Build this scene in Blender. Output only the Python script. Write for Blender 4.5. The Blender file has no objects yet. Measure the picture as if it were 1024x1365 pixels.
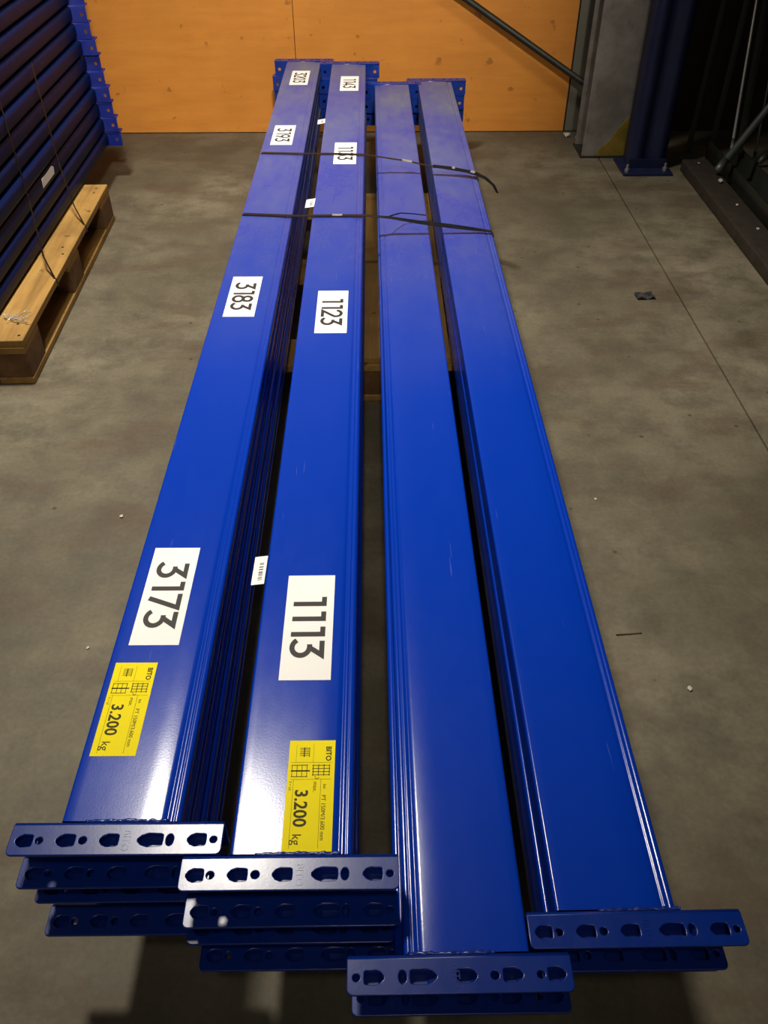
import bpy, bmesh, math, random
from mathutils import Vector, Matrix
random.seed(7)
C = bpy.context.scene.collection
SC = bpy.context.scene

# ------------------------------------------------------------------ camera, world, light, exposure
F_PX, CAM_H = 1130.0, 1.38
cam_d = bpy.data.cameras.new('camera'); cam = bpy.data.objects.new('camera', cam_d); C.objects.link(cam)
cam_d.sensor_fit = 'HORIZONTAL'; cam_d.sensor_width = 36.0; cam_d.lens = F_PX / 1024 * 36.0
cam_d.clip_start = 0.02; cam_d.clip_end = 60
PITCH = math.atan(1000 / F_PX); YAW = math.atan(20 / math.hypot(F_PX, 1000))
cam.location = (0, 0, CAM_H); cam.rotation_euler = (math.pi / 2 - PITCH, 0, -YAW)
SC.camera = cam
w = bpy.data.worlds.new('hall_ambient'); SC.world = w; w.use_nodes = True
bg = w.node_tree.nodes['Background']; bg.inputs[0].default_value = (1.0, 0.93, 0.82, 1); bg.inputs[1].default_value = 0.13
LAMP = Vector((-0.90, 2.42, 4.0))
ld = bpy.data.lights.new('hall_lamp_light', 'SPOT'); lo = bpy.data.objects.new('hall_lamp_light', ld); C.objects.link(lo)
ld.energy = 900; ld.color = (1.0, 0.93, 0.8); ld.shadow_soft_size = 0.24; ld.spot_size = math.radians(75); ld.spot_blend = 1.0
lo.location = LAMP; lo.rotation_euler = (Vector((-0.42, 2.35, 0)) - LAMP).to_track_quat('-Z', 'Y').to_euler()
FLOOD = Vector((0.35, -1.3, 3.5))                      # second hall light, behind the photographer, turned to the back wall
l2 = bpy.data.lights.new('flood_light', 'SPOT'); lo2 = bpy.data.objects.new('flood_light', l2); C.objects.link(lo2)
l2.energy = 1200; l2.color = (1.0, 0.9, 0.74); l2.shadow_soft_size = 0.18; l2.spot_size = math.radians(36); l2.spot_blend = 1.0
lo2.location = FLOOD; lo2.rotation_euler = (Vector((-0.46, 4.4, 1.0)) - FLOOD).to_track_quat('-Z', 'Y').to_euler()
SPOT3 = Vector((0.0, -0.9, 4.4))                        # added fill light, lifts the dark floor in the gaps between beams
l3 = bpy.data.lights.new('gap_fill_light', 'SPOT'); lo3 = bpy.data.objects.new('gap_fill_light', l3); C.objects.link(lo3)
l3.energy = 230; l3.color = (1.0, 0.92, 0.8); l3.shadow_soft_size = 0.15; l3.spot_size = math.radians(38); l3.spot_blend = 1.0
lo3.location = SPOT3; lo3.rotation_euler = (Vector((0.0, 2.0, 0)) - SPOT3).to_track_quat('-Z', 'Y').to_euler()
vs = SC.view_settings
vs.view_transform = 'Standard'; vs.look = 'None'; vs.exposure = 0.0; vs.gamma = 1.0; vs.use_curve_mapping = False

# ------------------------------------------------------------------ helpers
def obj(name, mesh, mat=None, parent=None, loc=None, rot=None):
    if isinstance(mesh, bmesh.types.BMesh):
        me = bpy.data.meshes.new(name); mesh.to_mesh(me); mesh.free(); mesh = me
    o = bpy.data.objects.new(name, mesh); C.objects.link(o)
    if mat is not None:
        if len(mesh.materials) == 0: mesh.materials.append(mat)
    if parent is not None: o.parent = parent
    if loc is not None: o.location = loc
    if rot is not None: o.rotation_euler = rot
    return o
def tag(o, label=None, cat=None, group=None, kind=None):
    if label: o['label'] = label
    if cat: o['category'] = cat
    if group: o['group'] = group
    if kind: o['kind'] = kind
    return o
def empty(name, loc=(0, 0, 0), rotz=0.0):
    o = bpy.data.objects.new(name, None); o.empty_display_size = 0.05; C.objects.link(o)
    o.location = loc; o.rotation_euler = (0, 0, rotz); return o
def box(bm, x0, x1, y0, y1, z0, z1, bev=0.0):
    r = bmesh.ops.create_cube(bm, size=1.0)
    vs_ = r['verts']
    for v in vs_:
        v.co = Vector(((x0 + x1) / 2 + v.co.x * (x1 - x0), (y0 + y1) / 2 + v.co.y * (y1 - y0), (z0 + z1) / 2 + v.co.z * (z1 - z0)))
    if bev > 0:
        es = list({e for v in vs_ for e in v.link_edges})
        bmesh.ops.bevel(bm, geom=es, offset=bev, segments=2, affect='EDGES', profile=0.6)
    return bm
def box_bm(*a, bev=0.0):
    return box(bmesh.new(), *a, bev=bev)
def tube(bm, pts, r, n=10, cap=True):
    pts = [Vector(p) for p in pts]
    rings = []
    for i, p in enumerate(pts):
        a = pts[max(0, i - 1)]; b = pts[min(len(pts) - 1, i + 1)]
        t = (b - a).normalized()
        up = Vector((0, 0, 1)) if abs(t.z) < 0.9 else Vector((1, 0, 0))
        s = t.cross(up).normalized(); u = s.cross(t)
        rr = r[i] if isinstance(r, (list, tuple)) else r
        rings.append([bm.verts.new(p + (s * math.cos(2 * math.pi * k / n) + u * math.sin(2 * math.pi * k / n)) * rr) for k in range(n)])
    for a, b in zip(rings, rings[1:]):
        for k in range(n):
            f = bm.faces.new((a[k], a[(k + 1) % n], b[(k + 1) % n], b[k])); f.smooth = True
    if cap:
        bm.faces.new(rings[0]); bm.faces.new(rings[-1][::-1])
    return bm
def ribbon(bm, pts, width, thick, side=(0, 1, 0), sides=None):
    """flat band following pts; side = direction across the band"""
    pts = [Vector(p) for p in pts]; rows = []
    for i, p in enumerate(pts):
        a = pts[max(0, i - 1)]; b = pts[min(len(pts) - 1, i + 1)]
        t = (b - a).normalized()
        s = Vector(sides[i]) if sides else Vector(side)
        s = (s - t * s.dot(t)).normalized(); nrm = t.cross(s).normalized()
        rows.append([bm.verts.new(p + s * sx * width / 2 + nrm * sz * thick / 2) for sx, sz in ((-1, -1), (1, -1), (1, 1), (-1, 1))])
    for a, b in zip(rows, rows[1:]):
        for k in range(4):
            bm.faces.new((a[k], a[(k + 1) % 4], b[(k + 1) % 4], b[k]))
    bm.faces.new(rows[0][::-1]); bm.faces.new(rows[-1])
    bmesh.ops.recalc_face_normals(bm, faces=bm.faces[:])
    return bm
def filled(outer, holes, thick, bevel=0.0):
    """slab with holes from 2D outlines -> mesh in XY, thickness centred on z=0"""
    cu = bpy.data.curves.new('outline', 'CURVE'); cu.dimensions = '2D'; cu.fill_mode = 'BOTH'
    cu.extrude = thick / 2 - bevel; cu.bevel_depth = bevel; cu.bevel_resolution = 2
    for loop in [outer] + holes:
        sp = cu.splines.new('POLY'); sp.points.add(len(loop) - 1); sp.use_cyclic_u = True
        for p, q in zip(sp.points, loop): p.co = (q[0], q[1], 0, 1)
    o = bpy.data.objects.new('outline', cu); C.objects.link(o); bpy.context.view_layer.update()
    me = bpy.data.meshes.new_from_object(o.evaluated_get(bpy.context.evaluated_depsgraph_get()))
    bpy.data.objects.remove(o); bpy.data.curves.remove(cu)
    return me
def text_mesh(s, size, align='LEFT', extr=0.0, bold=0.0):
    cu = bpy.data.curves.new('txt', 'FONT'); cu.body = s; cu.size = size; cu.align_x = align; cu.extrude = extr; cu.offset = bold
    cu.resolution_u = 3
    o = bpy.data.objects.new('txt', cu); C.objects.link(o); bpy.context.view_layer.update()
    me = bpy.data.meshes.new_from_object(o.evaluated_get(bpy.context.evaluated_depsgraph_get()))
    bpy.data.objects.remove(o); bpy.data.curves.remove(cu)
    return me
def add_mesh(bm, me, mat=None):
    n = len(bm.verts); bm.from_mesh(me)
    bm.verts.ensure_lookup_table()
    if mat is not None:
        for v in bm.verts[n:]: v.co = mat @ v.co
    return bm
def rrect(x0, x1, y0, y1, r, n=4, corners=(1, 1, 1, 1)):
    out = []
    for (cx, cy, a0, on) in ((x1 - r, y1 - r, 0, corners[0]), (x0 + r, y1 - r, 90, corners[1]), (x0 + r, y0 + r, 180, corners[2]), (x1 - r, y0 + r, 270, corners[3])):
        if on:
            for k in range(n + 1):
                a = math.radians(a0 + 90 * k / n); out.append((cx + r * math.cos(a), cy + r * math.sin(a)))
        else:
            a = math.radians(a0 + 45); out.append((cx + r * math.copysign(1, math.cos(a)), cy + r * math.copysign(1, math.sin(a))))
    return out
def circ(x, y, rx, ry=None, n=14):
    ry = ry or rx
    return [(x + rx * math.cos(2 * math.pi * k / n), y + ry * math.sin(2 * math.pi * k / n)) for k in range(n)]

# ------------------------------------------------------------------ materials
def mat(name):
    m = bpy.data.materials.new(name); m.use_nodes = True
    nt = m.node_tree; b = nt.nodes['Principled BSDF']
    return m, nt, b
def N(nt, t, **kw):
    n = nt.nodes.new(t)
    for k, v in kw.items(): setattr(n, k, v)
    return n
def noise(nt, co, scale, detail=4, rough=0.55, vec_scale=None):
    n = N(nt, 'ShaderNodeTexNoise'); n.inputs['Scale'].default_value = scale; n.inputs['Detail'].default_value = detail; n.inputs['Roughness'].default_value = rough
    if vec_scale:
        mp = N(nt, 'ShaderNodeMapping'); mp.inputs['Scale'].default_value = vec_scale
        nt.links.new(co, mp.inputs[0]); co = mp.outputs[0]
    nt.links.new(co, n.inputs['Vector']); return n.outputs['Fac']
def ramp(nt, src, stops):
    r = N(nt, 'ShaderNodeValToRGB'); e = r.color_ramp.elements
    while len(e) < len(stops): e.new(0.5)
    for k, (p, c) in enumerate(stops):
        e[k].position = p; e[k].color = c if len(c) == 4 else (*c, 1)
    nt.links.new(src, r.inputs[0]); return r.outputs[0]
def mixc(nt, fac, a, b, mode='MIX'):
    m = N(nt, 'ShaderNodeMix', data_type='RGBA', blend_type=mode)
    for sock, v in ((m.inputs[0], fac), (m.inputs[6], a), (m.inputs[7], b)):
        if isinstance(v, (int, float)): sock.default_value = v
        elif isinstance(v, tuple): sock.default_value = v if len(v) == 4 else (*v, 1)
        else: nt.links.new(v, sock)
    return m.outputs[2]
def math_n(nt, op, a, b=0.0, clamp=False):
    m = N(nt, 'ShaderNodeMath', operation=op); m.use_clamp = clamp
    for s, v in ((m.inputs[0], a), (m.inputs[1], b)):
        if isinstance(v, (int, float)): s.default_value = v
        else: nt.links.new(v, s)
    return m.outputs[0]
def bump(nt, b, h, strength, dist):
    n = N(nt, 'ShaderNodeBump'); n.inputs['Strength'].default_value = strength; n.inputs['Distance'].default_value = dist
    nt.links.new(h, n.inputs['Height']); nt.links.new(n.outputs[0], b.inputs['Normal'])
def coords(nt, kind='Object'):
    return N(nt, 'ShaderNodeTexCoord').outputs[kind]
def plain(name, col, rough=0.6, metal=0.0, var=0.25, scale=8.0, spec=0.5):
    m, nt, b = mat(name); co = coords(nt)
    f = noise(nt, co, scale, 5)
    c = ramp(nt, f, [(0.3, tuple(x * (1 - var) for x in col)), (0.7, tuple(min(1, x * (1 + var)) for x in col))])
    nt.links.new(c, b.inputs['Base Color']); b.inputs['Roughness'].default_value = rough; b.inputs['Metallic'].default_value = metal; b.inputs['Specular IOR Level'].default_value = spec
    return m
def paint_blue(name, base, rough, dust, dusty_end, spec=0.5):
    m, nt, b = mat(name); co = coords(nt)
    oi = N(nt, 'ShaderNodeObjectInfo')
    va = N(nt, 'ShaderNodeVectorMath', operation='ADD'); vm = N(nt, 'ShaderNodeVectorMath', operation='SCALE')
    cmb = N(nt, 'ShaderNodeCombineXYZ')
    for k in range(3): nt.links.new(oi.outputs['Random'], cmb.inputs[k])
    nt.links.new(cmb.outputs[0], vm.inputs[0]); vm.inputs['Scale'].default_value = 17.0
    nt.links.new(co, va.inputs[0]); nt.links.new(vm.outputs[0], va.inputs[1]); vc = va.outputs[0]
    big = noise(nt, vc, 3.2, 6, 0.62, (1.6, 0.8, 1)); fine = noise(nt, vc, 26, 6, 0.7, (1.5, 0.6, 1))
    d = math_n(nt, 'ADD', math_n(nt, 'MULTIPLY', big, 0.7), math_n(nt, 'MULTIPLY', fine, 0.3))
    d = ramp(nt, d, [(0.40, (0, 0, 0)), (0.66, (1, 1, 1))])
    if dusty_end:                                   # more settled dust on the end near the wall
        sx = N(nt, 'ShaderNodeSeparateXYZ')
        geo = N(nt, 'ShaderNodeNewGeometry'); nt.links.new(geo.outputs['Position'], sx.inputs[0])
        g = math_n(nt, 'MULTIPLY', math_n(nt, 'SUBTRACT', sx.outputs[1], 1.6), 0.40, True)
        d = math_n(nt, 'MULTIPLY', math_n(nt, 'ADD', math_n(nt, 'MULTIPLY', d, 0.75), 0.35), math_n(nt, 'ADD', g, 0.01))
    d = math_n(nt, 'MULTIPLY', d, dust, True)
    # long fine scratches with bare specks
    sc = noise(nt, vc, 60, 3, 0.5, (3.0, 0.12, 1))
    sc = ramp(nt, sc, [(0.72, (0, 0, 0)), (0.76, (1, 1, 1))])
    c = mixc(nt, d, base, (0.165, 0.17, 0.195))
    c = mixc(nt, math_n(nt, 'MULTIPLY', sc, 0.07), c, (0.5, 0.55, 0.7))
    nt.links.new(c, b.inputs['Base Color'])
    r = math_n(nt, 'ADD', math_n(nt, 'MULTIPLY', d, 0.5), math_n(nt, 'ADD', rough - 0.02, math_n(nt, 'MULTIPLY', fine, 0.05)))
    nt.links.new(r, b.inputs['Roughness']); b.inputs['IOR'].default_value = 1.5; b.inputs['Specular IOR Level'].default_value = spec
    pe = noise(nt, co, 420, 2, 0.5)
    bump(nt, b, pe, 0.06, 0.0006)
    return m
BLUE = (0.0003, 0.033, 0.38)
M = {}
M['blue'] = paint_blue('gloss_blue_paint', BLUE, 0.18, 0.9, True)
M['blue_conn'] = paint_blue('blue_connector_paint', (0.0004, 0.022, 0.22), 0.24, 0.06, False)
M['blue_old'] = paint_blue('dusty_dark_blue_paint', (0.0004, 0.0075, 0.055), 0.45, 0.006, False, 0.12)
M['blue_plate'] = paint_blue('satin_blue_plate_paint', (0.001, 0.010, 0.19), 0.45, 0.08, False)
M['blue_post'] = paint_blue('dark_blue_post_paint', (0.001, 0.006, 0.045), 0.5, 0.06, False)
M['white'] = plain('white_sticker_paper', (0.88, 0.86, 0.84), 0.55, var=0.03, spec=0.25)
M['ink'] = plain('dark_grey_print', (0.035, 0.03, 0.03), 0.55, var=0.1, spec=0.25)
M['yellow'] = plain('yellow_sticker_film', (0.90, 0.74, 0.0), 0.55, var=0.03, spec=0.12)
M['yellow_ink'] = plain('brown_black_print', (0.05, 0.04, 0.008), 0.5, var=0.1, spec=0.1)
M['strap'] = plain('black_plastic_strap', (0.010, 0.0095, 0.011), 0.3, var=0.2, spec=0.3)
M['strap_seal'] = plain('galvanised_strap_seal', (0.5, 0.47, 0.45), 0.4, 0.6, var=0.3, scale=60)
M['galv'] = plain('galvanised_steel', (0.10, 0.115, 0.105), 0.45, 0.6, var=0.25)
M['galv_light'] = plain('bright_galvanised_steel', (0.5, 0.5, 0.48), 0.35, 0.6, var=0.2)
M['steel_dark'] = plain('dark_oiled_steel', (0.025, 0.027, 0.023), 0.5, 0.4, var=0.3)
M['yellow_paint'] = plain('worn_yellow_safety_paint', (0.20, 0.14, 0.016), 0.6, var=0.35, scale=14)
M['col_white'] = None
M['bolt'] = plain('zinc_bolt', (0.45, 0.43, 0.4), 0.4, 0.7)
M['rubble'] = plain('pale_debris', (0.5, 0.47, 0.4), 0.8, var=0.3, scale=60)
M['straw'] = plain('brown_straw', (0.10, 0.05, 0.02), 0.8)
M['scrap'] = plain('grey_metal_scrap', (0.16, 0.17, 0.19), 0.35, 0.6)
M['dark_timber'] = plain('dark_dirty_timber', (0.024, 0.017, 0.011), 0.8, var=0.4, scale=20)
M['brown_wall'] = plain('shade_darkened_brown_board', (0.028, 0.012, 0.005), 0.75, var=0.3, scale=5)  # shadow of the right corner is put into this brown
M['ceiling'] = plain('grey_ceiling_sheet', (0.25, 0.25, 0.25), 0.8)
M['lamp_metal'] = plain('lamp_housing_enamel', (0.3, 0.31, 0.3), 0.4, 0.3)

def m_concrete():
    m, nt, b = mat('stained_concrete'); co = coords(nt)
    a = noise(nt, co, 1.1, 8, 0.62); f = noise(nt, co, 7.0, 8, 0.68); g = noise(nt, co, 90, 4, 0.6); st = noise(nt, co, 2.4, 5, 0.6, (1.0, 2.2, 1))
    c = ramp(nt, a, [(0.32, (0.066, 0.055, 0.034)), (0.52, (0.130, 0.111, 0.074)), (0.70, (0.205, 0.178, 0.124))])
    c = mixc(nt, ramp(nt, f, [(0.36, (0.75, 0.75, 0.75)), (0.56, (0, 0, 0))]), c, (0.070, 0.060, 0.042))
    c = mixc(nt, ramp(nt, st, [(0.52, (0, 0, 0)), (0.66, (0.7, 0.7, 0.7))]), c, (0.082, 0.056, 0.036))
    c = mixc(nt, 0.35, c, ramp(nt, g, [(0.3, (0.4, 0.4, 0.4)), (0.7, (0.72, 0.72, 0.72))]), 'OVERLAY')
    vo = N(nt, 'ShaderNodeTexVoronoi'); vo.inputs['Scale'].default_value = 9; nt.links.new(co, vo.inputs['Vector'])
    c = mixc(nt, ramp(nt, vo.outputs['Distance'], [(0.03, (0.8, 0.8, 0.8)), (0.07, (0, 0, 0))]), c, (0.035, 0.028, 0.02))
    nt.links.new(c, b.inputs['Base Color']); b.inputs['Specular IOR Level'].default_value = 0.35
    nt.links.new(ramp(nt, f, [(0.3, (0.55,) * 3), (0.7, (0.75,) * 3)]), b.inputs['Roughness'])
    bump(nt, b, math_n(nt, 'ADD', f, math_n(nt, 'MULTIPLY', g, 0.4)), 0.25, 0.004)
    return m
M['concrete'] = m_concrete()
def m_wood(name, c0, c1, c2, axis_scale, spots=0.6, scale=1.0, stain=0.45):
    m, nt, b = mat(name); co = coords(nt)
    g = noise(nt, co, 14 * scale, 7, 0.65, axis_scale); a = noise(nt, co, 3.0 * scale, 5, 0.6); s = noise(nt, co, 22 * scale, 3, 0.5)
    c = ramp(nt, g, [(0.3, c0), (0.5, c1), (0.72, c2)])
    c = mixc(nt, ramp(nt, a, [(0.36, (stain,) * 3), (0.58, (0, 0, 0))]), c, tuple(x * 0.6 for x in c0))
    c = mixc(nt, ramp(nt, s, [(0.68, (0, 0, 0)), (0.74, (spots,) * 3)]), c, tuple(x * 0.3 for x in c0))
    nt.links.new(c, b.inputs['Base Color']); b.inputs['Roughness'].default_value = 0.72
    bump(nt, b, g, 0.25, 0.002)
    return m
M['ply'] = m_wood('orange_varnished_plywood', (0.56, 0.200, 0.023), (0.61, 0.228, 0.028), (0.65, 0.256, 0.036), (0.35, 1, 2.4), 0.55, 0.8, 0.25)
M['pallet'] = m_wood('weathered_pallet_pine', (0.25, 0.130, 0.028), (0.38, 0.21, 0.050), (0.48, 0.285, 0.08), (2.2, 0.12, 2.2), 0.85, 1.0, 0.8)
M['block'] = m_wood('pallet_block_chipwood', (0.08, 0.036, 0.012), (0.15, 0.07, 0.022), (0.22, 0.11, 0.038), (1.2, 1.2, 1.2), 0.4)
def m_column():
    m, nt, b = mat('chipped_white_column_paint'); co = coords(nt)
    a = noise(nt, co, 5, 7, 0.65); f = noise(nt, co, 24, 5, 0.6, (1, 1, 0.5))
    c = ramp(nt, a, [(0.38, (0.13, 0.115, 0.10)), (0.6, (0.22, 0.20, 0.185))])
    c = mixc(nt, ramp(nt, f, [(0.60, (0, 0, 0)), (0.70, (0.7,) * 3)]), c, (0.09, 0.08, 0.062))
    nt.links.new(c, b.inputs['Base Color']); b.inputs['Roughness'].default_value = 0.7
    return m
M['col_white'] = m_column()
M['grey_wall'] = plain('grey_painted_wall', (0.13, 0.125, 0.10), 0.7, var=0.15, scale=3)
M['upper_wall'] = plain('light_grey_upper_wall', (0.24, 0.25, 0.28), 0.7, var=0.08, scale=2)
def m_film():
    m, nt, b = mat('clear_stretch_film'); b.inputs['Base Color'].default_value = (0.8, 0.8, 0.76, 1)
    b.inputs['Roughness'].default_value = 0.15; b.inputs['Alpha'].default_value = 1.0; b.inputs['Transmission Weight'].default_value = 0.6
    return m
M['film'] = m_film()
def m_glow():
    m, nt, b = mat('lamp_bulb_glow'); b.inputs['Base Color'].default_value = (1, 1, 1, 1)
    b.inputs['Emission Color'].default_value = (1, 0.93, 0.8, 1); b.inputs['Emission Strength'].default_value = 12
    return m
M['glow'] = m_glow()

# ------------------------------------------------------------------ the setting
WALL_Y = 4.425
JX = 1.052                                           # expansion joint between the two floor slabs
fl = empty('floor'); tag(fl, kind='structure')
def slab(name, x0, x1, top):
    bm = bmesh.new(); box(bm, x0, x1, -4.0, WALL_Y + 0.2, top - 0.12, top, 0.0)
    return obj(name, bm, M['concrete'], fl)
slab('concrete_slab', -5.0, JX - 0.0028, 0.0); slab('concrete_slab', JX + 0.0028, 4.0, 0.0)
bm = box_bm(-5, 4, -4, WALL_Y + 0.2, -0.16, -0.121); obj('subfloor', bm, M['dark_timber'], fl)

wb = empty('wall_back', (0, WALL_Y, 0)); tag(wb, kind='structure')
obj('plywood_panel', box_bm(-0.356, 0.949, -0.018, 0.0, 0.004, 1.25, bev=0.0015), M['ply'], wb)
obj('plywood_panel', box_bm(-2.35, -0.3585, -0.018, 0.0, 0.004, 1.25, bev=0.0015), M['ply'], wb)
obj('plywood_panel', box_bm(-4.85, -2.354, -0.018, 0.0, 0.004, 1.25, bev=0.0015), M['ply'], wb)
obj('grey_panel', box_bm(0.957, 1.40, -0.016, 0.0, 0.004, 5.2, bev=0.001), M['grey_wall'], wb)
obj('brown_board', box_bm(1.404, 2.6, -0.016, 0.0, 0.004, 1.9, bev=0.001), M['brown_wall'], wb)
obj('upper_wall_panel', box_bm(-4.85, 0.953, -0.012, 0.0, 1.252, 5.2), M['upper_wall'], wb)
obj('wall_backing', box_bm(-4.9, 2.6, 0.001, 0.12, 0.0, 5.2), M['dark_timber'], wb)
wr = obj('wall_right', box_bm(2.3, 2.4, -1.5, WALL_Y - 0.02, 0.0, 5.2), M['brown_wall']); tag(wr, kind='structure')
ce = obj('ceiling', box_bm(-4.9, 2.6, -3.5, WALL_Y + 0.12, 5.2, 5.3), M['ceiling']); tag(ce, kind='structure')

# ------------------------------------------------------------------ euro pallets
def make_pallet(loc, rotz, label):
    """origin at the middle, 0.8 wide (x) by 1.2 long (y)"""
    t = empty('euro_pallet', loc, rotz); tag(t, label, 'pallet')
    rnd = random.Random(int(loc[0] * 100) + 5)
    tops = [(-0.4, 0.145), (-0.2125, 0.1), (-0.0725, 0.145), (0.1125, 0.1), (0.255, 0.145)]
    for x, wd in tops:
        b = obj('top_board', box_bm(x, x + wd, -0.6 + rnd.uniform(0, .004), 0.6 - rnd.uniform(0, .004), 0.122, 0.144, bev=0.003), M['pallet'], t)
        bm = bmesh.new()
        for yy in (-0.53, 0.0, 0.53):
            for k in range(4):
                px = x + wd * (0.2 + 0.6 * (k % 2)) + rnd.uniform(-.012, .012); py = yy + (0.028 if k > 1 else -0.028) + rnd.uniform(-.012, .012)
                bmesh.ops.create_cone(bm, cap_ends=True, segments=8, radius1=0.0048, radius2=0.004, depth=0.0012, matrix=Matrix.Translation((px, py, 0.1444)))
        tag(obj('nail_heads', bm, M['steel_dark'], b), kind='stuff')
    for y in (-0.6, -0.0725, 0.455):
        obj('cross_board', box_bm(-0.398, 0.398, y, y + 0.145, 0.1, 0.1215, bev=0.002), M['pallet'], t)
    for x, wd in ((-0.4, 0.1), (-0.0725, 0.145), (0.3, 0.1)):
        for y in (-0.6, -0.0725, 0.455):
            obj('block', box_bm(x + 0.001, x + wd - 0.001, y + 0.002, y + 0.143, 0.0225, 0.0995, bev=0.003), M['block'], t)
        obj('bottom_board', box_bm(x, x + wd, -0.6, 0.6, 0.0005, 0.022, bev=0.003), M['pallet'], t)
    return t
make_pallet((0.0, 2.640, 0), 0.0, 'wooden pallet under the four columns of glossy blue beams')
LPR = 0.028                                           # slight turn of the left pallet
make_pallet((-1.42, 2.735, 0), LPR, 'worn wooden pallet under the tall dark blue beam pile at left')

# ------------------------------------------------------------------ rack beam prototype
BL, BW, TH, PITCHZ = 3.62, 0.150, 0.0545, 0.059        # body length, width, thickness, layer height
def beam_profile(r=0.004):
    """closed section (x,z); welded seam with double groove along the +x edge on both faces"""
    z1 = TH / 2; top = []
    for k in range(7):
        a = math.radians(180 - 90 * k / 6); top.append((-BW / 2 + r + r * math.cos(a), z1 - r + r * math.sin(a)))
    for k in range(1, 9):
        x = -BW / 2 + r + (0.050 + BW / 2 - 0.004 - 0.028) * k / 8
        top.append((x, z1))
    x0 = top[-1][0]; x1 = 0.0555
    for k in range(1, 7):                                # shoulder rolls off towards the seam
        u = k / 6; top.append((x0 + (x1 - x0) * u, z1 - 0.0017 * u * u))
    zs = top[-1][1]
    top += [(0.0568, zs - 0.0011), (0.0584, zs - 0.0014), (0.0600, zs - 0.0006), (0.0612, zs + 0.0001), (0.0640, zs + 0.0002),
            (0.0652, zs - 0.0004), (0.0662, zs - 0.0010), (0.0674, zs - 0.0004), (0.0686, zs)]
    r2 = 0.0055
    for k in range(6):
        a = math.radians(90 - 90 * k / 5); top.append((BW / 2 - r2 + r2 * math.cos(a), zs - r2 + r2 * math.sin(a)))
    # side wall of the nested channel: a step half-way down
    side = [(BW / 2, 0.006), (BW / 2 - 0.0028, 0.004), (BW / 2 - 0.0028, -0.004), (BW / 2, -0.006)]
    bot = [(x, -z) for x, z in reversed(top)]
    return top + side + bot
def body_mesh(r=0.004):
    bm = bmesh.new(); prof = beam_profile(r); n = len(prof); rows = []
    for k in range(13):
        y = -BL / 2 + BL * k / 12
        rows.append([bm.verts.new((x, y, z + PITCHZ / 2)) for x, z in prof])
    for a, b in zip(rows, rows[1:]):
        for i in range(n):
            f = bm.faces.new((a[i], b[i], b[(i + 1) % n], a[(i + 1) % n])); f.smooth = True
    bmesh.ops.recalc_face_normals(bm, faces=bm.faces[:])
    me = bpy.data.meshes.new('body'); bm.to_mesh(me); bm.free()
    me.materials.append(M['blue']); return me
CW = 0.262; FL0, FL1 = 0.0066, 0.0445                  # connector width; flange reach from the beam end
def trap(x0, x1, cy, h):                               # rounded hook slot: narrow nose at x0, flat at x1
    w = x1 - x0
    return [(x0, cy + 0.1 * h), (x0, cy - 0.1 * h), (x0 + 0.16 * w, cy - 0.36 * h), (x0 + 0.4 * w, cy - 0.5 * h), (x1 - 0.12 * w, cy - 0.46 * h), (x1 - 0.02 * w, cy - 0.36 * h),
            (x1, cy), (x1 - 0.02 * w, cy + 0.36 * h), (x1 - 0.12 * w, cy + 0.46 * h), (x0 + 0.4 * w, cy + 0.5 * h), (x0 + 0.16 * w, cy + 0.36 * h)]
SLOTS = [(0.006, 0.0290), (0.056, 0.0815), (0.110, 0.1355), (0.157, 0.1905), (0.219, 0.2440)]
def connector_mesh():
    """L bracket at the -y end; local origin = beam end at floor of the layer, y runs away from the beam (negative)"""
    bm = bmesh.new(); cy = -(FL0 + FL1) / 2 - 0.001; h = 0.0185; hx = CW / 2
    holes = [trap(a - hx, b - hx, cy, h if i != 3 else h * 1.05) for i, (a, b) in enumerate(SLOTS)]
    holes += [circ(0.036 - hx, cy, 0.0057), circ(0.090 - hx, cy, 0.006), circ(0.198 - hx, cy, 0.0058, 0.0088), circ(0.252 - hx, cy, 0.0054)]
    outer = rrect(-hx, hx, -FL1, -FL0, 0.006, 4, (0, 0, 1, 1))
    me = filled(outer, holes, 0.004, 0.0012)
    add_mesh(bm, me, Matrix.Translation((0, 0, PITCHZ - 0.0022)))
    # bend
    R0, R1, n = 0.0060, 0.0020, 6; cyb, czb = -FL0, PITCHZ - 0.0002 - R0
    prev = None
    for k in range(n + 1):
        a = math.radians(90 - 90 * k / n)               # from up to toward the beam
        cur = [bm.verts.new((x, cyb + rr * math.cos(a), czb + rr * math.sin(a))) for x in (-hx, hx) for rr in (R1, R0)]
        if prev:
            for i, j in ((0, 1), (1, 3), (3, 2), (2, 0)):
                f = bm.faces.new((prev[i], prev[j], cur[j], cur[i])); f.smooth = True
        prev = cur
    # upright leg with a bolt hole near each end
    leg = filled(rrect(-hx, hx, 0.0, czb, 0.005, 4, (0, 0, 1, 1)), [circ(hx - 0.020, 0.026, 0.0065), circ(-hx + 0.020, 0.026, 0.0065)], 0.004, 0.0)
    add_mesh(bm, leg, Matrix.Translation((0, cyb + 0.004, 0)) @ Matrix.Rotation(math.pi / 2, 4, 'X'))
    # stub that closes onto the beam end
    bmesh.ops.remove_doubles(bm, verts=bm.verts[:], dist=0.00005)
    bmesh.ops.recalc_face_normals(bm, faces=bm.faces[:])
    out = bpy.data.meshes.new('connector'); bm.to_mesh(out); bm.free()
    for p in out.polygons: pass
    out.materials.append(M['blue_conn']); return out
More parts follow.
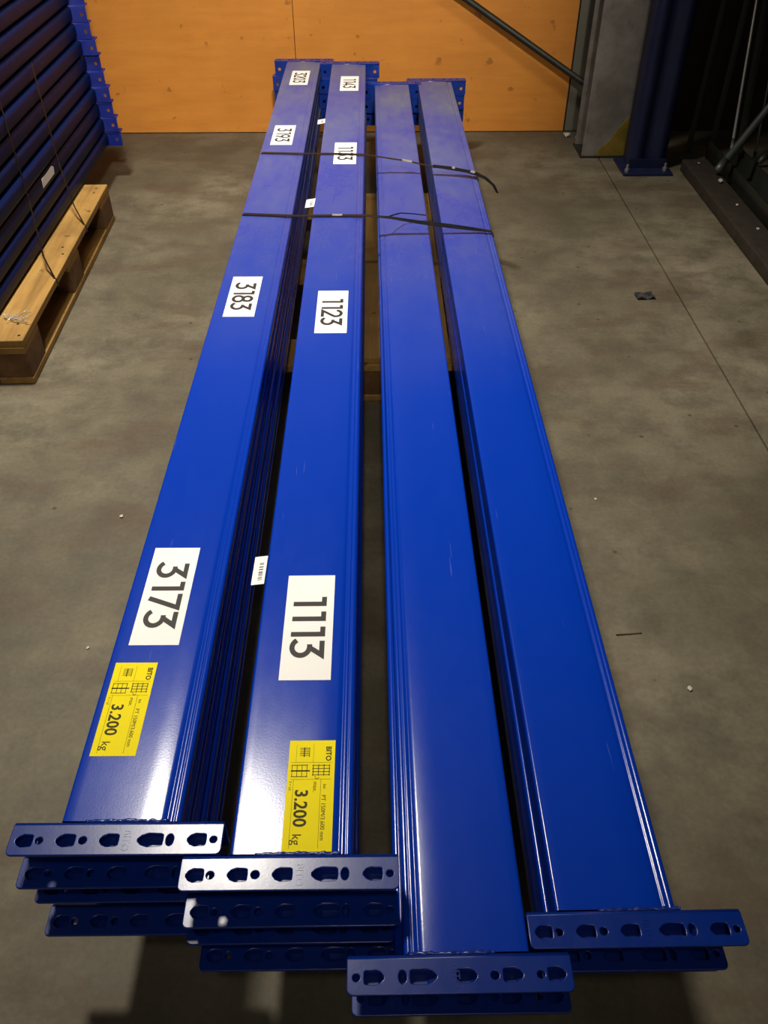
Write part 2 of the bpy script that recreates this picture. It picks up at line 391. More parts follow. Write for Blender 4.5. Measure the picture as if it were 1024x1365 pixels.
def hook_mesh(wx=0.0):
    """hook behind a slot, shaped as a closed pocket so no lamp light passes"""
    bm = bmesh.new(); rings = []
    for x0, x1, y0, y1, z in ((-0.0165, 0.0165 + wx, -0.0112, 0.0112, 0.0), (-0.0145, 0.0155 + wx, -0.0100, 0.0104, -0.006), (-0.006, 0.0135 + wx, -0.0070, 0.0080, -0.0125),
                              (-0.005, 0.0125 + wx, -0.0060, 0.0070, -0.0118), (-0.0130, 0.0140 + wx, -0.0088, 0.0092, -0.0058), (-0.0150, 0.0150 + wx, -0.0100, 0.0100, 0.0)):
        rings.append([bm.verts.new(p) for p in ((x0, y0, z), (x1, y0, z), (x1, y1, z), (x0, y1, z))])
    for a, b in zip(rings, rings[1:]):
        for k in range(4): bm.faces.new((a[k], a[(k + 1) % 4], b[(k + 1) % 4], b[k]))
    a, b = rings[2], rings[3]
    bm.faces.new(b); 
    for k in range(4): bm.faces.new((rings[5][k], rings[5][(k + 1) % 4], rings[0][(k + 1) % 4], rings[0][k]))
    me = bpy.data.meshes.new('hook'); bm.to_mesh(me); bm.free(); me.materials.append(M['blue_conn']); return me
def weld_mesh():
    bm = bmesh.new(); rnd = random.Random(3); pts = []; rr = []
    for k in range(34):
        pts.append((-0.052 + 0.104 * k / 33, rnd.uniform(-.0008, .0008), rnd.uniform(-.0006, .0006))); rr.append(rnd.uniform(0.0018, 0.0032))
    tube(bm, pts, rr, 8)
    me = bpy.data.meshes.new('weld_bead'); bm.to_mesh(me); bm.free(); me.materials.append(M['blue_conn']); return me
def mirror_y(me, name):
    m2 = me.copy(); m2.name = name
    m2.transform(Matrix.Scale(-1, 4, (0, 1, 0))); m2.flip_normals(); return m2
ME_BODY = body_mesh(); ME_CON = connector_mesh(); ME_CON_M = mirror_y(ME_CON, 'connector_far'); ME_HOOK = hook_mesh(); ME_WELD = weld_mesh(); ME_HOOK_M = mirror_y(ME_HOOK, 'hook_far'); ME_HOOK_W = hook_mesh(0.0135); ME_HOOK_WM = mirror_y(ME_HOOK_W, 'hook_wide_far')  # wide hooks are stretched to block light through the round holes too
# pressed maker's mark between the slots
def mark_mesh():
    me = text_mesh('BITO', 0.0125, 'CENTER', 0.0005, 0.0001)
    me.transform(Matrix.Rotation(-math.pi / 2, 4, 'Z')); me.materials.append(M['blue_conn']); return me
ME_MARK = mark_mesh()
def make_beam(x, near_y, layer, label, group, yaw=0.0, flip=False, detail=True, name='rack_crossbeam', base_z=0.144, body=None, con=None, con_m=None, top=False, cx_near=0.0, cx_far=0.0):
    """near_y = body end towards the camera; yaw turns about the near end"""
    dx = math.sin(yaw); dy = math.cos(yaw)
    t = empty(name, (x - dx * 0 + (-math.sin(yaw)) * 0, 0, 0))
    t.location = (x + dx * BL / 2, near_y + dy * BL / 2, base_z + layer * PITCHZ)
    t.rotation_euler = (0, 0, -yaw + (math.pi if flip else 0.0))
    tag(t, label, 'rack beam', group)
    obj('body', body or ME_BODY, None, t)
    for s, me in ((-1, con or ME_CON), (1, con_m or ME_CON_M)):
        near = (s == -1) != flip
        c = obj('end_connector', me, None, t, ((cx_near if near else cx_far) * (-1 if flip else 1), s * BL / 2, 0))
        if detail and near:
            for i, (a, b) in enumerate(SLOTS):
                obj('hook', (ME_HOOK_W if s < 0 else ME_HOOK_WM) if i in (1, 3, 4) else (ME_HOOK if s < 0 else ME_HOOK_M), None, c, ((a + b) / 2 - CW / 2, s * ((FL0 + FL1) / 2 + 0.001), PITCHZ - 0.0043))
            if not top: continue
            obj('pressed_mark', ME_MARK, None, c, (0.1425 - CW / 2 - 0.003, s * ((FL0 + FL1) / 2 + 0.0015), PITCHZ - 0.0003), (0, 0, math.pi if flip else 0))
            obj('weld_bead', ME_WELD, None, c, (0.008, s * 0.0004, PITCHZ - 0.0026))
    return t

# ------------------------------------------------------------------ stickers
DIG = {}
def arc(cx, cy, rx, ry, a0, a1, n=14):
    return [(cx + rx * math.cos(math.radians(a0 + (a1 - a0) * k / n)), cy + ry * math.sin(math.radians(a0 + (a1 - a0) * k / n))) for k in range(n + 1)]
DIG['0'] = (0.62, [arc(0.28, 0.5, 0.23, 0.44, 90, 450, 24)])
DIG['1'] = (0.50, [[(0.10, 0.935), (0.34, 0.935), (0.34, 0.0)]])
DIG['2'] = (0.62, [arc(0.28, 0.70, 0.23, 0.24, 175, -25, 12) + [(0.06, 0.065), (0.54, 0.065)]])
DIG['3'] = (0.62, [[(0.05, 0.935), (0.49, 0.935), (0.245, 0.555)], [(0.16, 0.575)] + arc(0.25, 0.32, 0.25, 0.255, 90, -150, 14)])
DIG['4'] = (0.62, [[(0.40, 0.0), (0.40, 0.93), (0.05, 0.25), (0.58, 0.25)]])
DIG['7'] = (0.60, [[(0.03, 0.935), (0.50, 0.935), (0.18, 0.0)]])
DIG['8'] = (0.62, [arc(0.28, 0.73, 0.195, 0.205, 90, 450, 20), arc(0.28, 0.29, 0.235, 0.235, 90, 450, 20)])
DIG['9'] = (0.62, [arc(0.28, 0.68, 0.235, 0.255, 0, 360, 20), [(0.515, 0.68), (0.50, 0.55), (0.20, 0.0)]])
def stroke(bm, pts, wd):
    pts = [Vector((p[0], p[1], 0)) for p in pts]; closed = (pts[0] - pts[-1]).length < 1e-6; L = []; Rr = []
    n = len(pts)
    for i in range(n):
        if closed: a = pts[(i - 1) % (n - 1)]; b = pts[(i + 1) % (n - 1)] if i < n - 1 else pts[1]
        else: a = pts[max(0, i - 1)]; b = pts[min(n - 1, i + 1)]
        p = pts[i]
        t1 = (p - a).normalized() if (p - a).length > 1e-9 else (b - p).normalized()
        t2 = (b - p).normalized() if (b - p).length > 1e-9 else t1
        n1 = Vector((-t1.y, t1.x, 0)); n2 = Vector((-t2.y, t2.x, 0)); m = (n1 + n2)
        m = m.normalized() if m.length > 1e-6 else n1
        k = min(1 / max(0.3, m.dot(n1)), 2.2)
        L.append(bm.verts.new(p + m * wd / 2 * k)); Rr.append(bm.verts.new(p - m * wd / 2 * k))
    for i in range(n - 1):
        bm.faces.new((Rr[i], Rr[i + 1], L[i + 1], L[i]))
def number_bm(s, height, wd=0.15):
    bm = bmesh.new(); x = 0
    for ch in s:
        adv, strokes = DIG[ch]
        for q, st in enumerate(strokes):
            n0 = len(bm.verts); stroke(bm, [(x + p[0], p[1]) for p in st], wd)
            bm.verts.ensure_lookup_table()
            for v in bm.verts[n0:]: v.co.z = 0.002 * q
        x += adv
    for v in bm.verts: v.co = Vector(((v.co.x - x / 2 + 0.03) * height * 1.2, (v.co.y - 0.5) * height, v.co.z * height))
    for f in bm.faces:
        f.normal_update()
        if f.normal.z < 0: f.normal_flip()
    return bm
def world_to(t, p):
    bpy.context.view_layer.update(); return t.matrix_world.inverted() @ Vector(p)
ZT = PITCHZ / 2 + TH / 2
def number_sticker(t, s, wx, wy, rot=0.0):
    p = world_to(t, (wx, wy, 0))
    st = obj('number_sticker', box_bm(-0.106, 0.106, -0.038, 0.038, 0, 0.0003), M['white'], t, (p.x, p.y, ZT + 0.0001), (0, 0, -math.pi / 2 + rot))
    st['label'] = 'white sticker printed with the number ' + s
    tag(obj('digits', number_bm(s, 0.052), M['ink'], st, (0, 0, 0.00055)), kind='stuff')
def line(bm, x0, y0, x1, y1, w_=0.0004):
    d = Vector((x1 - x0, y1 - y0, 0)).normalized(); nrm = Vector((-d.y, d.x, 0)) * w_
    v = [bm.verts.new(Vector((x, y, 0)) + s * nrm) for x, y, s in ((x0, y0, -1), (x1, y1, -1), (x1, y1, 1), (x0, y0, 1))]
    bm.faces.new(v)
def yellow_sticker(t, wx, wy):
    p = world_to(t, (wx, wy, 0))
    st = obj('load_sticker', box_bm(-0.079, 0.079, -0.031, 0.031, 0, 0.0003), M['yellow'], t, (p.x, p.y, ZT + 0.0001), (0, 0, -math.pi / 2))
    st['label'] = 'yellow load rating sticker reading 3.200 kg'
    def T(s, size, x, y, bold=0.0, sx=1.0):
        me = text_mesh(s, size, 'LEFT', 0.0, bold); return me, Matrix.Translation((x - 0.079, y - 0.031, 0)) @ Matrix.Scale(sx, 4, (1, 0, 0))
    bm = bmesh.new()
    for a in (T('BITO', 0.0100, 0.0095, 0.0500, 0.00028), T('max.', 0.0078, 0.0625, 0.0350), T('3.200', 0.0235, 0.0735, 0.0120, 0.0005), T('kg', 0.0165, 0.1345, 0.0120, 0.0),
              T('PT 150M/3.600 mm', 0.0078, 0.0815, 0.0465), T('bei', 0.0055, 0.0660, 0.0480), T('F = 1,0', 0.0045, 0.062, 0.0030)):
        add_mesh(bm, *a)
    tag(obj('print', bm, M['yellow_ink'], st, (0, 0, 0.00055)), kind='stuff')
    bm = bmesh.new(); o = (-0.079, -0.031)
    L = lambda x0, y0, x1, y1, w_=0.00035: line(bm, o[0] + x0, o[1] + y0, o[0] + x1, o[1] + y1, w_)
    L(0.034, 0.004, 0.034, 0.058, 0.00015); L(0.059, 0.004, 0.059, 0.058, 0.00015); L(0.059, 0.0445, 0.154, 0.0445, 0.0002); L(0.059, 0.0085, 0.154, 0.0085, 0.0002)
    L(0.006, 0.033, 0.034, 0.033, 0.00015); L(0.006, 0.010, 0.034, 0.010, 0.00015)
    for k in range(4):                                   # rack pictogram
        L(0.037, 0.0335 + 0.0072 * k, 0.054, 0.0335 + 0.0072 * k, 0.0005)
    for k in range(4): L(0.0385 + 0.0047 * k, 0.0325, 0.0385 + 0.0047 * k, 0.056, 0.00045)
    L(0.054, 0.036, 0.059, 0.038, 0.0004); L(0.059, 0.038, 0.0565, 0.042, 0.0004)
    for k in range(4):                                   # bay pictogram with arrows
        L(0.038, 0.0055 + 0.0066 * k, 0.055, 0.0055 + 0.0066 * k, 0.0004)
    for yy in (0.038, 0.0465, 0.055): L(yy, 0.0045, yy, 0.0265, 0.0005)
    L(0.0465, 0.004, 0.0465, 0.0295, 0.0009)
    for k in range(5): L(0.012 + 0.0028 * k, 0.0145, 0.012 + 0.0028 * k, 0.027, 0.0004)
    L(0.011, 0.0205, 0.0255, 0.0205, 0.0007); L(0.011, 0.0275, 0.0255, 0.0275, 0.0004)
    for f in bm.faces:
        f.normal_update()
        if f.normal.z < 0: f.normal_flip()
    tag(obj('pictograms', bm, M['yellow_ink'], st, (0, 0, 0.00055)), kind='stuff')
def barcode_tag(t, wx0, wx1, wy0, wy1):
    """paper tag stuck to the edge of the beam and standing out into the gap"""
    p = world_to(t, ((wx0 + wx1) / 2, (wy0 + wy1) / 2, 0)); hx = (wx1 - wx0) / 2 + 0.002; hy = (wy1 - wy0) / 2
    st = obj('barcode_tag', box_bm(-hx, hx, -hy, hy, 0, 0.0003), M['white'], t, (p.x + 0.002, p.y, ZT - 0.0010), (0, math.radians(-9), random.uniform(-.04, .04)))
    bm = bmesh.new(); rnd = random.Random(4); y = -hy * 0.7
    while y < hy * 0.55:
        d = rnd.uniform(0.0012, 0.0045); line(bm, -hx * 0.1, y, hx * 0.55, y, d / 3); y += d * 1.5
    for f in bm.faces:
        f.normal_update()
        if f.normal.z < 0: f.normal_flip()
    tag(obj('barcode', bm, M['ink'], st, (0, 0, 0.00045)), kind='stuff')

# ------------------------------------------------------------------ the four columns of glossy beams
G = 'glossy blue beams stacked on the middle pallet'
near = {}
col = 'leftmost column'
names4 = ['bottom', 'third', 'second', 'topmost']
def lab(colname, k, n, extra):
    pos = {1: 'topmost', 2: 'second from top', 3: 'third from top' if n == 4 else 'bottom', 4: 'bottom'}[n - k]
    return pos, colname, extra
YW1 = 0.023 / 3.6
b1 = make_beam(-0.3255, 0.548, 3, 'topmost glossy blue beam bearing numbers 3173 to 3203, leftmost column', G, YW1, top=True)
make_beam(-0.3260, 0.535, 2, 'blue beam directly beneath the topmost one of the leftmost glossy column', G, 0.003)
make_beam(-0.3205, 0.543, 1, 'third blue beam from the top in the leftmost glossy column', G, 0.002)
make_beam(-0.3180, 0.525, 0, 'bottom blue beam of the leftmost column, lying on the pallet', G, 0.003)
b2 = make_beam(-0.1075, 0.502, 3, 'topmost glossy blue beam bearing numbers 1113 to 1143, second column', G, 0.0018, top=True, cx_far=0.004)
make_beam(-0.1080, 0.484, 2, 'blue beam just under the numbered one of the second glossy column', G, 0.0005)
make_beam(-0.1130, 0.488, 1, 'blue beam next to lowest in the second glossy column', G, 0.002)
make_beam(-0.1040, 0.478, 0, 'bottom blue beam of the second column, lying on the pallet', G, 0.001)
b3 = make_beam(0.1040, 0.407, 2, 'topmost unnumbered glossy blue beam reaching nearest the camera, third column', G, -0.0048, flip=True, top=True, cx_near=-0.0105)
make_beam(0.0940, 0.404, 1, 'blue beam directly beneath the topmost one of the third column', G, -0.002, flip=True, cx_near=0.0040)
make_beam(0.1040, 0.424, 0, 'bottom blue beam of the third column, lying on the pallet', G, -0.003, flip=True)
b4 = make_beam(0.2930, 0.455, 2, 'topmost unnumbered glossy blue beam on the right outer side, fourth column', G, -0.0040, top=True, cx_near=0.0195, cx_far=0.008)
make_beam(0.2900, 0.450, 1, 'blue beam directly beneath the topmost one of the right outer column', G, -0.002, cx_near=0.011)
make_beam(0.2925, 0.470, 0, 'bottom blue beam of the right outer column, lying on the pallet', G, -0.002, cx_near=0.0195)
number_sticker(b1, '3173', -0.3375, 0.9385); number_sticker(b1, '3183', -0.3265, 1.9535); number_sticker(b1, '3193', -0.3190, 3.178); number_sticker(b1, '3203', -0.3045, 3.913)
number_sticker(b2, '1113', -0.1055, 0.870); number_sticker(b2, '1123', -0.1020, 1.872); number_sticker(b2, '1133', -0.0930, 2.987); number_sticker(b2, '1143', -0.0930, 3.826)
yellow_sticker(b1, -0.3568, 0.7203); yellow_sticker(b2, -0.0885, 0.583)
barcode_tag(b2, -0.204, -0.186, 0.958, 1.023); barcode_tag(b2, -0.204, -0.180, 2.519, 2.583); barcode_tag(b2, -0.203, -0.179, 3.306, 3.356)

# ------------------------------------------------------------------ the tall pile of darker beams at left
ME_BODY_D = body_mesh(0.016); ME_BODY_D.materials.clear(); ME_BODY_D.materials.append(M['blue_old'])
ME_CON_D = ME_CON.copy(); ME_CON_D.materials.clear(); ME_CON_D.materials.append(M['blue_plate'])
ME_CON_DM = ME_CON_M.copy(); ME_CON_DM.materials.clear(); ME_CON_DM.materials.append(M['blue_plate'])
ords = ['lowest', 'second', 'third', 'fourth', 'fifth', 'sixth', 'seventh', 'eighth', 'ninth', 'tenth', 'eleventh', 'twelfth', 'thirteenth']
rnd = random.Random(11); pile = []
for k in range(13):
    x_far = -1.203 - 0.0045 * k + rnd.uniform(-.004, .004); yaw = -0.012 + rnd.uniform(-.0015, .0015)
    far_y = 3.775 + rnd.uniform(-.004, .012)
    l_ = 'dusty dark blue beam, ' + (ords[k] + ' of the pile at the left edge, on its pallet' if k == 0 else ords[k] + ' from the bottom of the pile at the left edge')
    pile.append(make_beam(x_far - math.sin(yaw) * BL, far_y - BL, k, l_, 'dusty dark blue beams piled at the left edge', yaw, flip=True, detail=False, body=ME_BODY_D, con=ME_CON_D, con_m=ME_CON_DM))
def side_sticker(t, wy, ly, lz, z):
    p = world_to(t, (-1.1, wy, 0))
    st = obj('torn_sticker', filled([(-ly / 2, -lz / 2), (ly * .45, -lz * .5), (ly / 2, lz * .2), (ly * .38, lz * .5), (-ly * .2, lz * .42), (-ly * .45, lz * .5)], [], 0.0004), M['white'], t, (-BW / 2 - 0.0006, p.y, z), (math.pi / 2, 0, -math.pi / 2))
side_sticker(pile[2], 3.00, 0.15, 0.030, 0.038); side_sticker(pile[9], 2.78, 0.15, 0.022, 0.040)

# ------------------------------------------------------------------ straps round the middle stack
def strap(name, label, pts, width=0.013, sides=None, extra=None):
    t = empty(name, pts[0]); tag(t, label, 'strap', 'black packing straps')
    off = Vector(pts[0])
    obj('band', ribbon(bmesh.new(), [Vector(p) - off for p in pts], width, 0.0009, (0, 1, 0), sides), M['strap'], t)
    return t, off
def over_all(p, yl, yr):
    """p = run over the tops; both ends drop down the outer sides to the pallet"""
    xl = -0.3965; xr = 0.3625
    return [(xl, yl + 0.004, 0.1455), (xl, yl + 0.002, 0.318), (p[0][0] - 0.004, yl, 0.374)] + p + [(p[-1][0] + 0.006, yr, p[-1][2] - 0.010), (xr + 0.0005, yr + 0.002, 0.26), (xr + 0.0005, yr + 0.004, 0.1455)]
pts = over_all([(-0.378, 2.984, 0.3815), (-0.226, 2.972, 0.3815), (-0.137, 2.972, 0.3815), (-0.027, 2.962, 0.3815), (0.014, 2.958, 0.376), (0.124, 2.956, 0.360), (0.187, 2.943, 0.350), (0.315, 2.931, 0.333), (0.355, 2.923, 0.3245)], 2.984, 2.922)
tA, off = strap('packing_strap', 'black strap across all four columns with a loose tail, nearer the wall', pts)
def tail(t, off, pts, width, sides=None, name='loose_tail'):
    return obj(name, ribbon(bmesh.new(), [Vector(p) - off for p in pts], width, 0.0009, (0, 1, 0.3), sides), M['strap'], t)
tail(tA, off, [(0.205, 2.937, 0.350), (0.263, 2.930, 0.346), (0.344, 2.908, 0.338), (0.383, 2.886, 0.326), (0.408, 2.866, 0.310), (0.420, 2.846, 0.292)], 0.016)
def seal(t, off, p, lx, wy, m, rz=0.0, tilt=0.0):
    o = obj('strap_seal', box_bm(-lx / 2, lx / 2, -wy / 2, wy / 2, -0.0014, 0.0014, bev=0.0008), m, t, Vector(p) - off, (0, tilt, rz)); return o
seal(tA, off, (0.118, 2.956, 0.3618), 0.034, 0.017, M['strap_seal'], -0.05, 0.15); seal(tA, off, (0.275, 2.930, 0.3470), 0.010, 0.018, M['strap_seal'], -0.1, 0.12); seal(tA, off, (0.340, 2.911, 0.3395), 0.016, 0.018, M['strap_seal'], -0.3, 0.15)
pts = over_all([(-0.383, 2.461, 0.3815), (-0.225, 2.444, 0.3815), (-0.120, 2.446, 0.3815), (-0.027, 2.445, 0.3815), (0.05, 2.456, 0.370), (0.130, 2.457, 0.356), (0.180, 2.458, 0.349), (0.235, 2.459, 0.341), (0.30, 2.460, 0.332), (0.356, 2.460, 0.3245)], 2.461, 2.460)
sd = [(0, 1, 0)] * 7 + [(0, 1, 0.1), (0, 1, 0.4), (0, 1, 0.68), (0, 1, 0.70), (0, 1, 0.35), (0, 1, 0)] + [(0, 1, 0)] * 3
tB, off = strap('packing_strap', 'black strap across all four columns with a shiny twist, nearer the camera', pts, 0.014, sd)
seal(tB, off, (-0.105, 2.4462, 0.3825), 0.030, 0.012, M['strap_seal'], 0.0)
o_ = tail(tB, off, [(0.039, 2.451, 0.3725), (0.065, 2.497, 0.362), (0.086, 2.526, 0.355), (0.125, 2.544, 0.345), (0.163, 2.557, 0.335)], 0.004)
# straps of the left pile: from the beams down to the pallet edge
def pile_strap(label, y, yt):
    e = -1.0195 - (y - 2.735) * 0.028
    pts = [(-1.148, yt + 0.06, 0.62), (-1.118, yt, 0.31), (e - 0.045, y + 0.06, 0.190), (e - 0.004, y, 0.1452), (e + 0.0012, y, 0.142), (e + 0.0012, y, 0.118)]
    t, off = strap('pile_strap', label, pts, 0.008); t['category'] = 'strap'; t['group'] = 'straps tying the left pile'
pile_strap('thin black strap tying the dark pile to its pallet, nearer the wall', 2.955, 3.10)
pile_strap('thin black strap tying the dark pile to its pallet, nearer the camera', 2.535, 2.75)
# crumpled clear film lying on the pallet board
bm = bmesh.new(); rnd = random.Random(5)
for q in range(4):
    pts = []
    for k in range(12):
        u = k / 11; pts.append((-0.035 + 0.07 * u + rnd.uniform(-.012, .012), 0.02 * math.sin(5 * u + q) + q * 0.012 - 0.02, 0.004 + 0.010 * abs(math.sin(4 * u + q))))
    tube(bm, pts, 0.0012, 5)
tag(obj('film_scrap', bm, M['film'], None, (-1.055, 2.27, 0.1445), (0, 0, 0.25)), 'crumpled strand of clear stretch film on the left pallet corner', 'plastic film')

# ------------------------------------------------------------------ pillar, post and things by the wall
pl_ = empty('steel_stanchion', (1.07, 4.12, 0)); tag(pl_, 'scuffed off-white pillar with yellow paint at its foot', 'pillar')
bm = box_bm(-0.098, 0.100, -0.085, -0.073, 0.008, 5.19, bev=0.0015); obj('front_flange', bm, M['col_white'], pl_)
obj('web', box_bm(-0.006, 0.006, -0.073, 0.075, 0.008, 5.19), M['col_white'], pl_)
obj('rear_flange', box_bm(-0.098, 0.100, 0.075, 0.087, 0.008, 5.19, bev=0.0015), M['col_white'], pl_)
obj('base_plate', box_bm(-0.105, 0.107, -0.092, 0.094, 0.0, 0.008, bev=0.001), M['steel_dark'], pl_)
g = filled([(-0.040, 0.010), (0.102, 0.010), (0.102, 0.190), (0.078, 0.165), (0.045, 0.120), (0.020, 0.075), (-0.015, 0.045)], [], 0.003, 0.0005)
y_ = obj('yellow_paint_patch', g, M['yellow_paint'], pl_, (0, -0.0868, 0), (math.pi / 2, 0, 0)); y_['label'] = 'worn yellow safety paint patch'

po = empty('rack_upright', (1.232, 3.93, 0)); tag(po, 'dark blue steel post with bolted foot plate beside the pillar', 'post')
prof = [(-0.080, -0.055), (-0.030, -0.055), (-0.024, -0.045), (0.024, -0.045), (0.030, -0.055), (0.080, -0.055), (0.080, 0.055), (0.060, 0.055), (0.060, 0.051), (0.076, 0.051), (0.076, -0.051), (0.033, -0.051), (0.027, -0.041), (-0.027, -0.041), (-0.033, -0.051), (-0.076, -0.051), (-0.076, 0.051), (-0.060, 0.051), (-0.060, 0.055), (-0.080, 0.055)]
me = filled(prof, [], 3.6, 0.0); obj('post', me, M['blue_post'], po, (0, 0, 1.8 + 0.012))
obj('foot_plate', box_bm(-0.118, 0.102, -0.135, 0.075, 0.0, 0.011, bev=0.0015), M['blue_post'], po)
for x in (-0.098, 0.075):
    bm = bmesh.new(); bmesh.ops.create_cone(bm, cap_ends=True, segments=6, radius1=0.011, radius2=0.011, depth=0.012, matrix=Matrix.Translation((0, 0, 0.006)))
    bmesh.ops.create_cone(bm, cap_ends=True, segments=10, radius1=0.006, radius2=0.005, depth=0.022, matrix=Matrix.Translation((0, 0, 0.020)))
    obj('bolt', bm, M['bolt'], po, (x, -0.105 if x < 0 else -0.09, 0.011))
obj('stiffener', box_bm(-0.084, 0.084, -0.062, -0.056, 0.011, 0.050, bev=0.001), M['blue_post'], po)

def rod(name, label, cat, a, b, r, m, group=None, ang=False):
    a = Vector(a); b = Vector(b); t = b - a
    if ang:                                              # open angle section
        L = t.length; bm = bmesh.new()
        box(bm, -r, r, -r, -r + 0.003, 0, L); box(bm, -r, -r + 0.003, -r + 0.003, r, 0, L)
        o = obj(name, bm, m, None, a); o.rotation_euler = t.to_track_quat('Z', 'Y').to_euler()
    else:
        bm = bmesh.new(); tube(bm, [Vector(), t * 0.5, t], r, 12); o = obj(name, bm, m, None, a)
        # sleeve at the lower end
        bm = bmesh.new(); d = t.normalized(); tube(bm, [d * 0.002, d * 0.06], r * 1.18, 12)
        obj('end_sleeve', bm, m, o)
    return tag(o, label, cat, group)
rod('leaning_tube', 'long grey steel tube leaning diagonally along the orange plywood wall', 'tube', (1.385, 4.325, 0.014), (-0.78, 4.385, 1.305), 0.0145, M['steel_dark'])
GR = 'steel bars leaning in the dark right corner'
rod('leaning_bar', 'dull grey bar next to the blue post, leftmost of the leaning bars', 'bar', (1.479, 4.081, 0.001), (1.62, 4.39, 2.0), 0.012, M['steel_dark'], GR, True)
rod('leaning_bar', 'faint dark bar, second from the blue post in the right corner', 'bar', (1.585, 4.08, 0.001), (1.70, 4.39, 1.9), 0.012, M['steel_dark'], GR, True)
rod('leaning_bar', 'bright thin galvanised bar leaning in the right corner', 'bar', (1.590, 3.850, 0.081), (1.595, 4.385, 2.1), 0.006, M['galv_light'], GR)
rod('leaning_bar', 'dull bar directly right of the bright thin bar', 'bar', (1.625, 3.850, 0.081), (1.645, 4.385, 2.1), 0.011, M['steel_dark'], GR, True)
rod('leaning_bar', 'pale bluish bar at the right picture edge', 'bar', (1.735, 3.920, 0.001), (1.735, 4.385, 2.0), 0.006, M['galv'], GR)
rod('leaning_brace', 'thick grey-green tube slanting to the right wall in front of thin bars', 'tube', (1.475, 3.665, 0.070), (2.275, 3.62, 1.52), 0.015, M['galv'])
rod('leaning_brace', 'lower grey tube slanting to the right wall at the picture edge', 'tube', (1.75, 3.90, 0.02), (2.28, 3.86, 0.98), 0.012, M['galv'])
def rail(name, label, x0, x1, h, y0, y1, m, rz=0.0):
    prof = [(x0, 0.0), (x1, 0.0), (x1, h), (x1 - 0.008, h), (x1 - 0.008, 0.010), (x0 + 0.008, 0.010), (x0 + 0.008, h), (x0, h)] if m != M['dark_timber'] else rrect(x0, x1, 0.0, h, 0.006, 3)
    me = filled(prof, [], y1 - y0, 0.0)
    o = obj(name, me, m, None, (0, (y0 + y1) / 2, 0.0005), (math.pi / 2, 0, rz)); return tag(o, label, 'timber' if m == M['dark_timber'] else 'steel channel')
rail('floor_timber', 'dark dirty timber lying along the floor by the right corner', 1.384, 1.500, 0.050, 0.6, 3.86, M['dark_timber'])
rail('steel_channel', 'dark steel channel lying right of the dirty timber', 1.545, 1.660, 0.080, 0.6, 4.02, M['steel_dark'])

# ------------------------------------------------------------------ bits on the floor
def crumb(name, label, cat, loc, size, m, seed, flat=1.0, group=None):
    bm = bmesh.new(); bmesh.ops.create_icosphere(bm, subdivisions=1, radius=size); r_ = random.Random(seed)
    zmin = 9
    for v in bm.verts: v.co = Vector((v.co.x * r_.uniform(.7, 1.3), v.co.y * r_.uniform(.7, 1.3), v.co.z * flat * r_.uniform(.7, 1.1))); zmin = min(zmin, v.co.z)
    o = obj(name, bm, m, None, (loc[0], loc[1], loc[2] - zmin)); return tag(o, label, cat, group)
bm = bmesh.new(); n_ = 9; m_ = 5; gv = []
for i in range(n_):
    for j in range(m_):
        gv.append(bm.verts.new((-0.032 + 0.064 * i / (n_ - 1), -0.022 + 0.044 * j / (m_ - 1), 0.006 + 0.005 * math.sin(i * 1.1) * math.cos(j * 1.3))))
for i in range(n_ - 1):
    for j in range(m_ - 1): bm.faces.new((gv[i * m_ + j], gv[(i + 1) * m_ + j], gv[(i + 1) * m_ + j + 1], gv[i * m_ + j + 1]))
bmesh.ops.solidify(bm, geom=bm.faces[:], thickness=0.0015)
tag(obj('scrap_piece', bm, M['scrap'], None, (0.932, 2.664, 0.001), (0, 0, 0.1)), 'crumpled grey metal scrap on the concrete right of the beams', 'scrap')
GW = 'pale crumbs on the floor'
for i, (x, y, s, lb) in enumerate([(-0.62, 1.55, 0.005, 'small white crumb on the floor left of the beam numbered 3183'), (-0.60, 1.14, 0.004, 'tiny pale crumb on the floor left of the sticker 3173'),
                                   (0.55, 1.60, 0.004, 'tiny pale crumb on the floor right of the outer blue beam, midway'), (0.62, 1.02, 0.006, 'small dark-edged crumb on the floor near the outer blue beam'),
                                   (0.955, 4.33, 0.020, 'yellowish chip at the foot of the wall corner'), (1.005, 4.30, 0.014, 'pinkish chip beside the pillar foot')]):
    crumb('floor_crumb', lb, 'debris', (x, y, 0.0), s, M['rubble'], i, 0.6, GW)
GC = 'white crumbs along the dark timber'
for i, (x, y, s, z, lb) in enumerate([(1.465, 3.58, 0.013, 0.0505, 'white crumb on the dark timber, beside the slanting tube foot'), (1.455, 3.33, 0.007, 0.0505, 'small white crumb on the dark timber, midway'),
                                      (1.46, 3.10, 0.007, 0.0505, 'small white crumb on the dark timber, nearest the camera'), (1.44, 3.80, 0.006, 0.0505, 'small white crumb on the dark timber, by the blue post'),
                                      (1.60, 3.55, 0.012, 0.0105, 'pale crumb inside the dark steel channel')]):
    crumb('white_crumb', lb, 'debris', (x, y, z), s, M['rubble'], 20 + i, 0.7, GC)
def straw(label, pts, r):
    tag(obj('straw', tube(bmesh.new(), [Vector(p) for p in pts], r, 5), M['straw']), label, 'straw', 'brown splinters on the floor')
straw('bent brown splinter on the floor left of the blue beams, by the sticker 3183', [(-0.505, 1.755, 0.003), (-0.47, 1.80, 0.004), (-0.425, 1.83, 0.003)], 0.002)
straw('short brown splinter on the floor left of the beams', [(-0.475, 1.56, 0.003), (-0.465, 1.59, 0.003)], 0.0018)
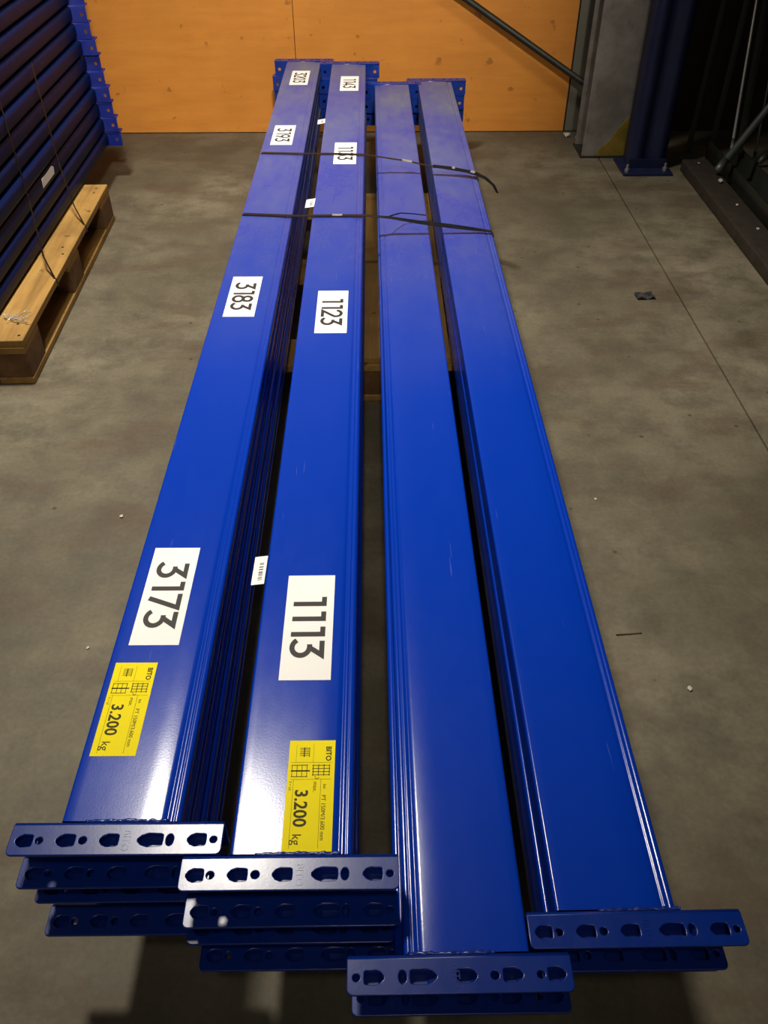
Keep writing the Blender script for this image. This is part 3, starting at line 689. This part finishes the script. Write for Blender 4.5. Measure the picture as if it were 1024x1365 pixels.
straw('thin dark splinter on the floor left of the sticker 3173', [(-0.52, 1.21, 0.003), (-0.49, 1.215, 0.004), (-0.455, 1.22, 0.003)], 0.002)
straw('short pale splinter on the floor right of the outer blue beam', [(0.505, 1.16, 0.002), (0.56, 1.165, 0.002)], 0.0015)

# ------------------------------------------------------------------ the hall lamp above (out of frame)
hl = empty('hall_lamp', (LAMP.x, LAMP.y, LAMP.z)); tag(hl, 'grey bell-shaped hall lamp hanging above the beams', 'lamp')
bm = bmesh.new(); prof = [(0.33, 0.03), (0.30, 0.12), (0.22, 0.24), (0.12, 0.32), (0.09, 0.34), (0.09, 0.48), (0.02, 0.50)]; rings = []
for r_, z_ in prof: rings.append([bm.verts.new((r_ * math.cos(2 * math.pi * k / 32), r_ * math.sin(2 * math.pi * k / 32), z_)) for k in range(32)])
for a, b in zip(rings, rings[1:]):
    for k in range(32): bm.faces.new((a[k], a[(k + 1) % 32], b[(k + 1) % 32], b[k])).smooth = True
bm.faces.new(rings[-1]); bmesh.ops.solidify(bm, geom=bm.faces[:], thickness=0.004); obj('shade', bm, M['lamp_metal'], hl)
bm = bmesh.new(); bmesh.ops.create_uvsphere(bm, u_segments=16, v_segments=10, radius=0.09, matrix=Matrix.Translation((0, 0, 0.22))); obj('bulb', bm, M['glow'], hl)
obj('cord', tube(bmesh.new(), [(0, 0, 0.49), (0, 0, 1.2)], 0.006, 8), M['strap'], hl)
for nm, src, lb in (('flood_lamp', lo2, 'grey box floodlight high up behind the camera, turned to the wall'), ('gap_fill_lamp', lo3, 'added fill light in a made-up grey box housing above the camera, turned to the beams')):
    fx = empty(nm, src.location); fx.rotation_euler = src.rotation_euler; tag(fx, lb, 'lamp')
    obj('housing', box_bm(-0.2, 0.2, -0.15, 0.15, 0.04, 0.16, bev=0.012), M['lamp_metal'], fx)
    obj('lens', box_bm(-0.18, 0.18, -0.13, 0.13, 0.032, 0.04), M['glow'], fx)
    obj('bracket', tube(bmesh.new(), [(0, 0, 0.15), (0, 0.10, 0.30), (0, 0.70, 0.52)], 0.012, 8), M['lamp_metal'], fx)
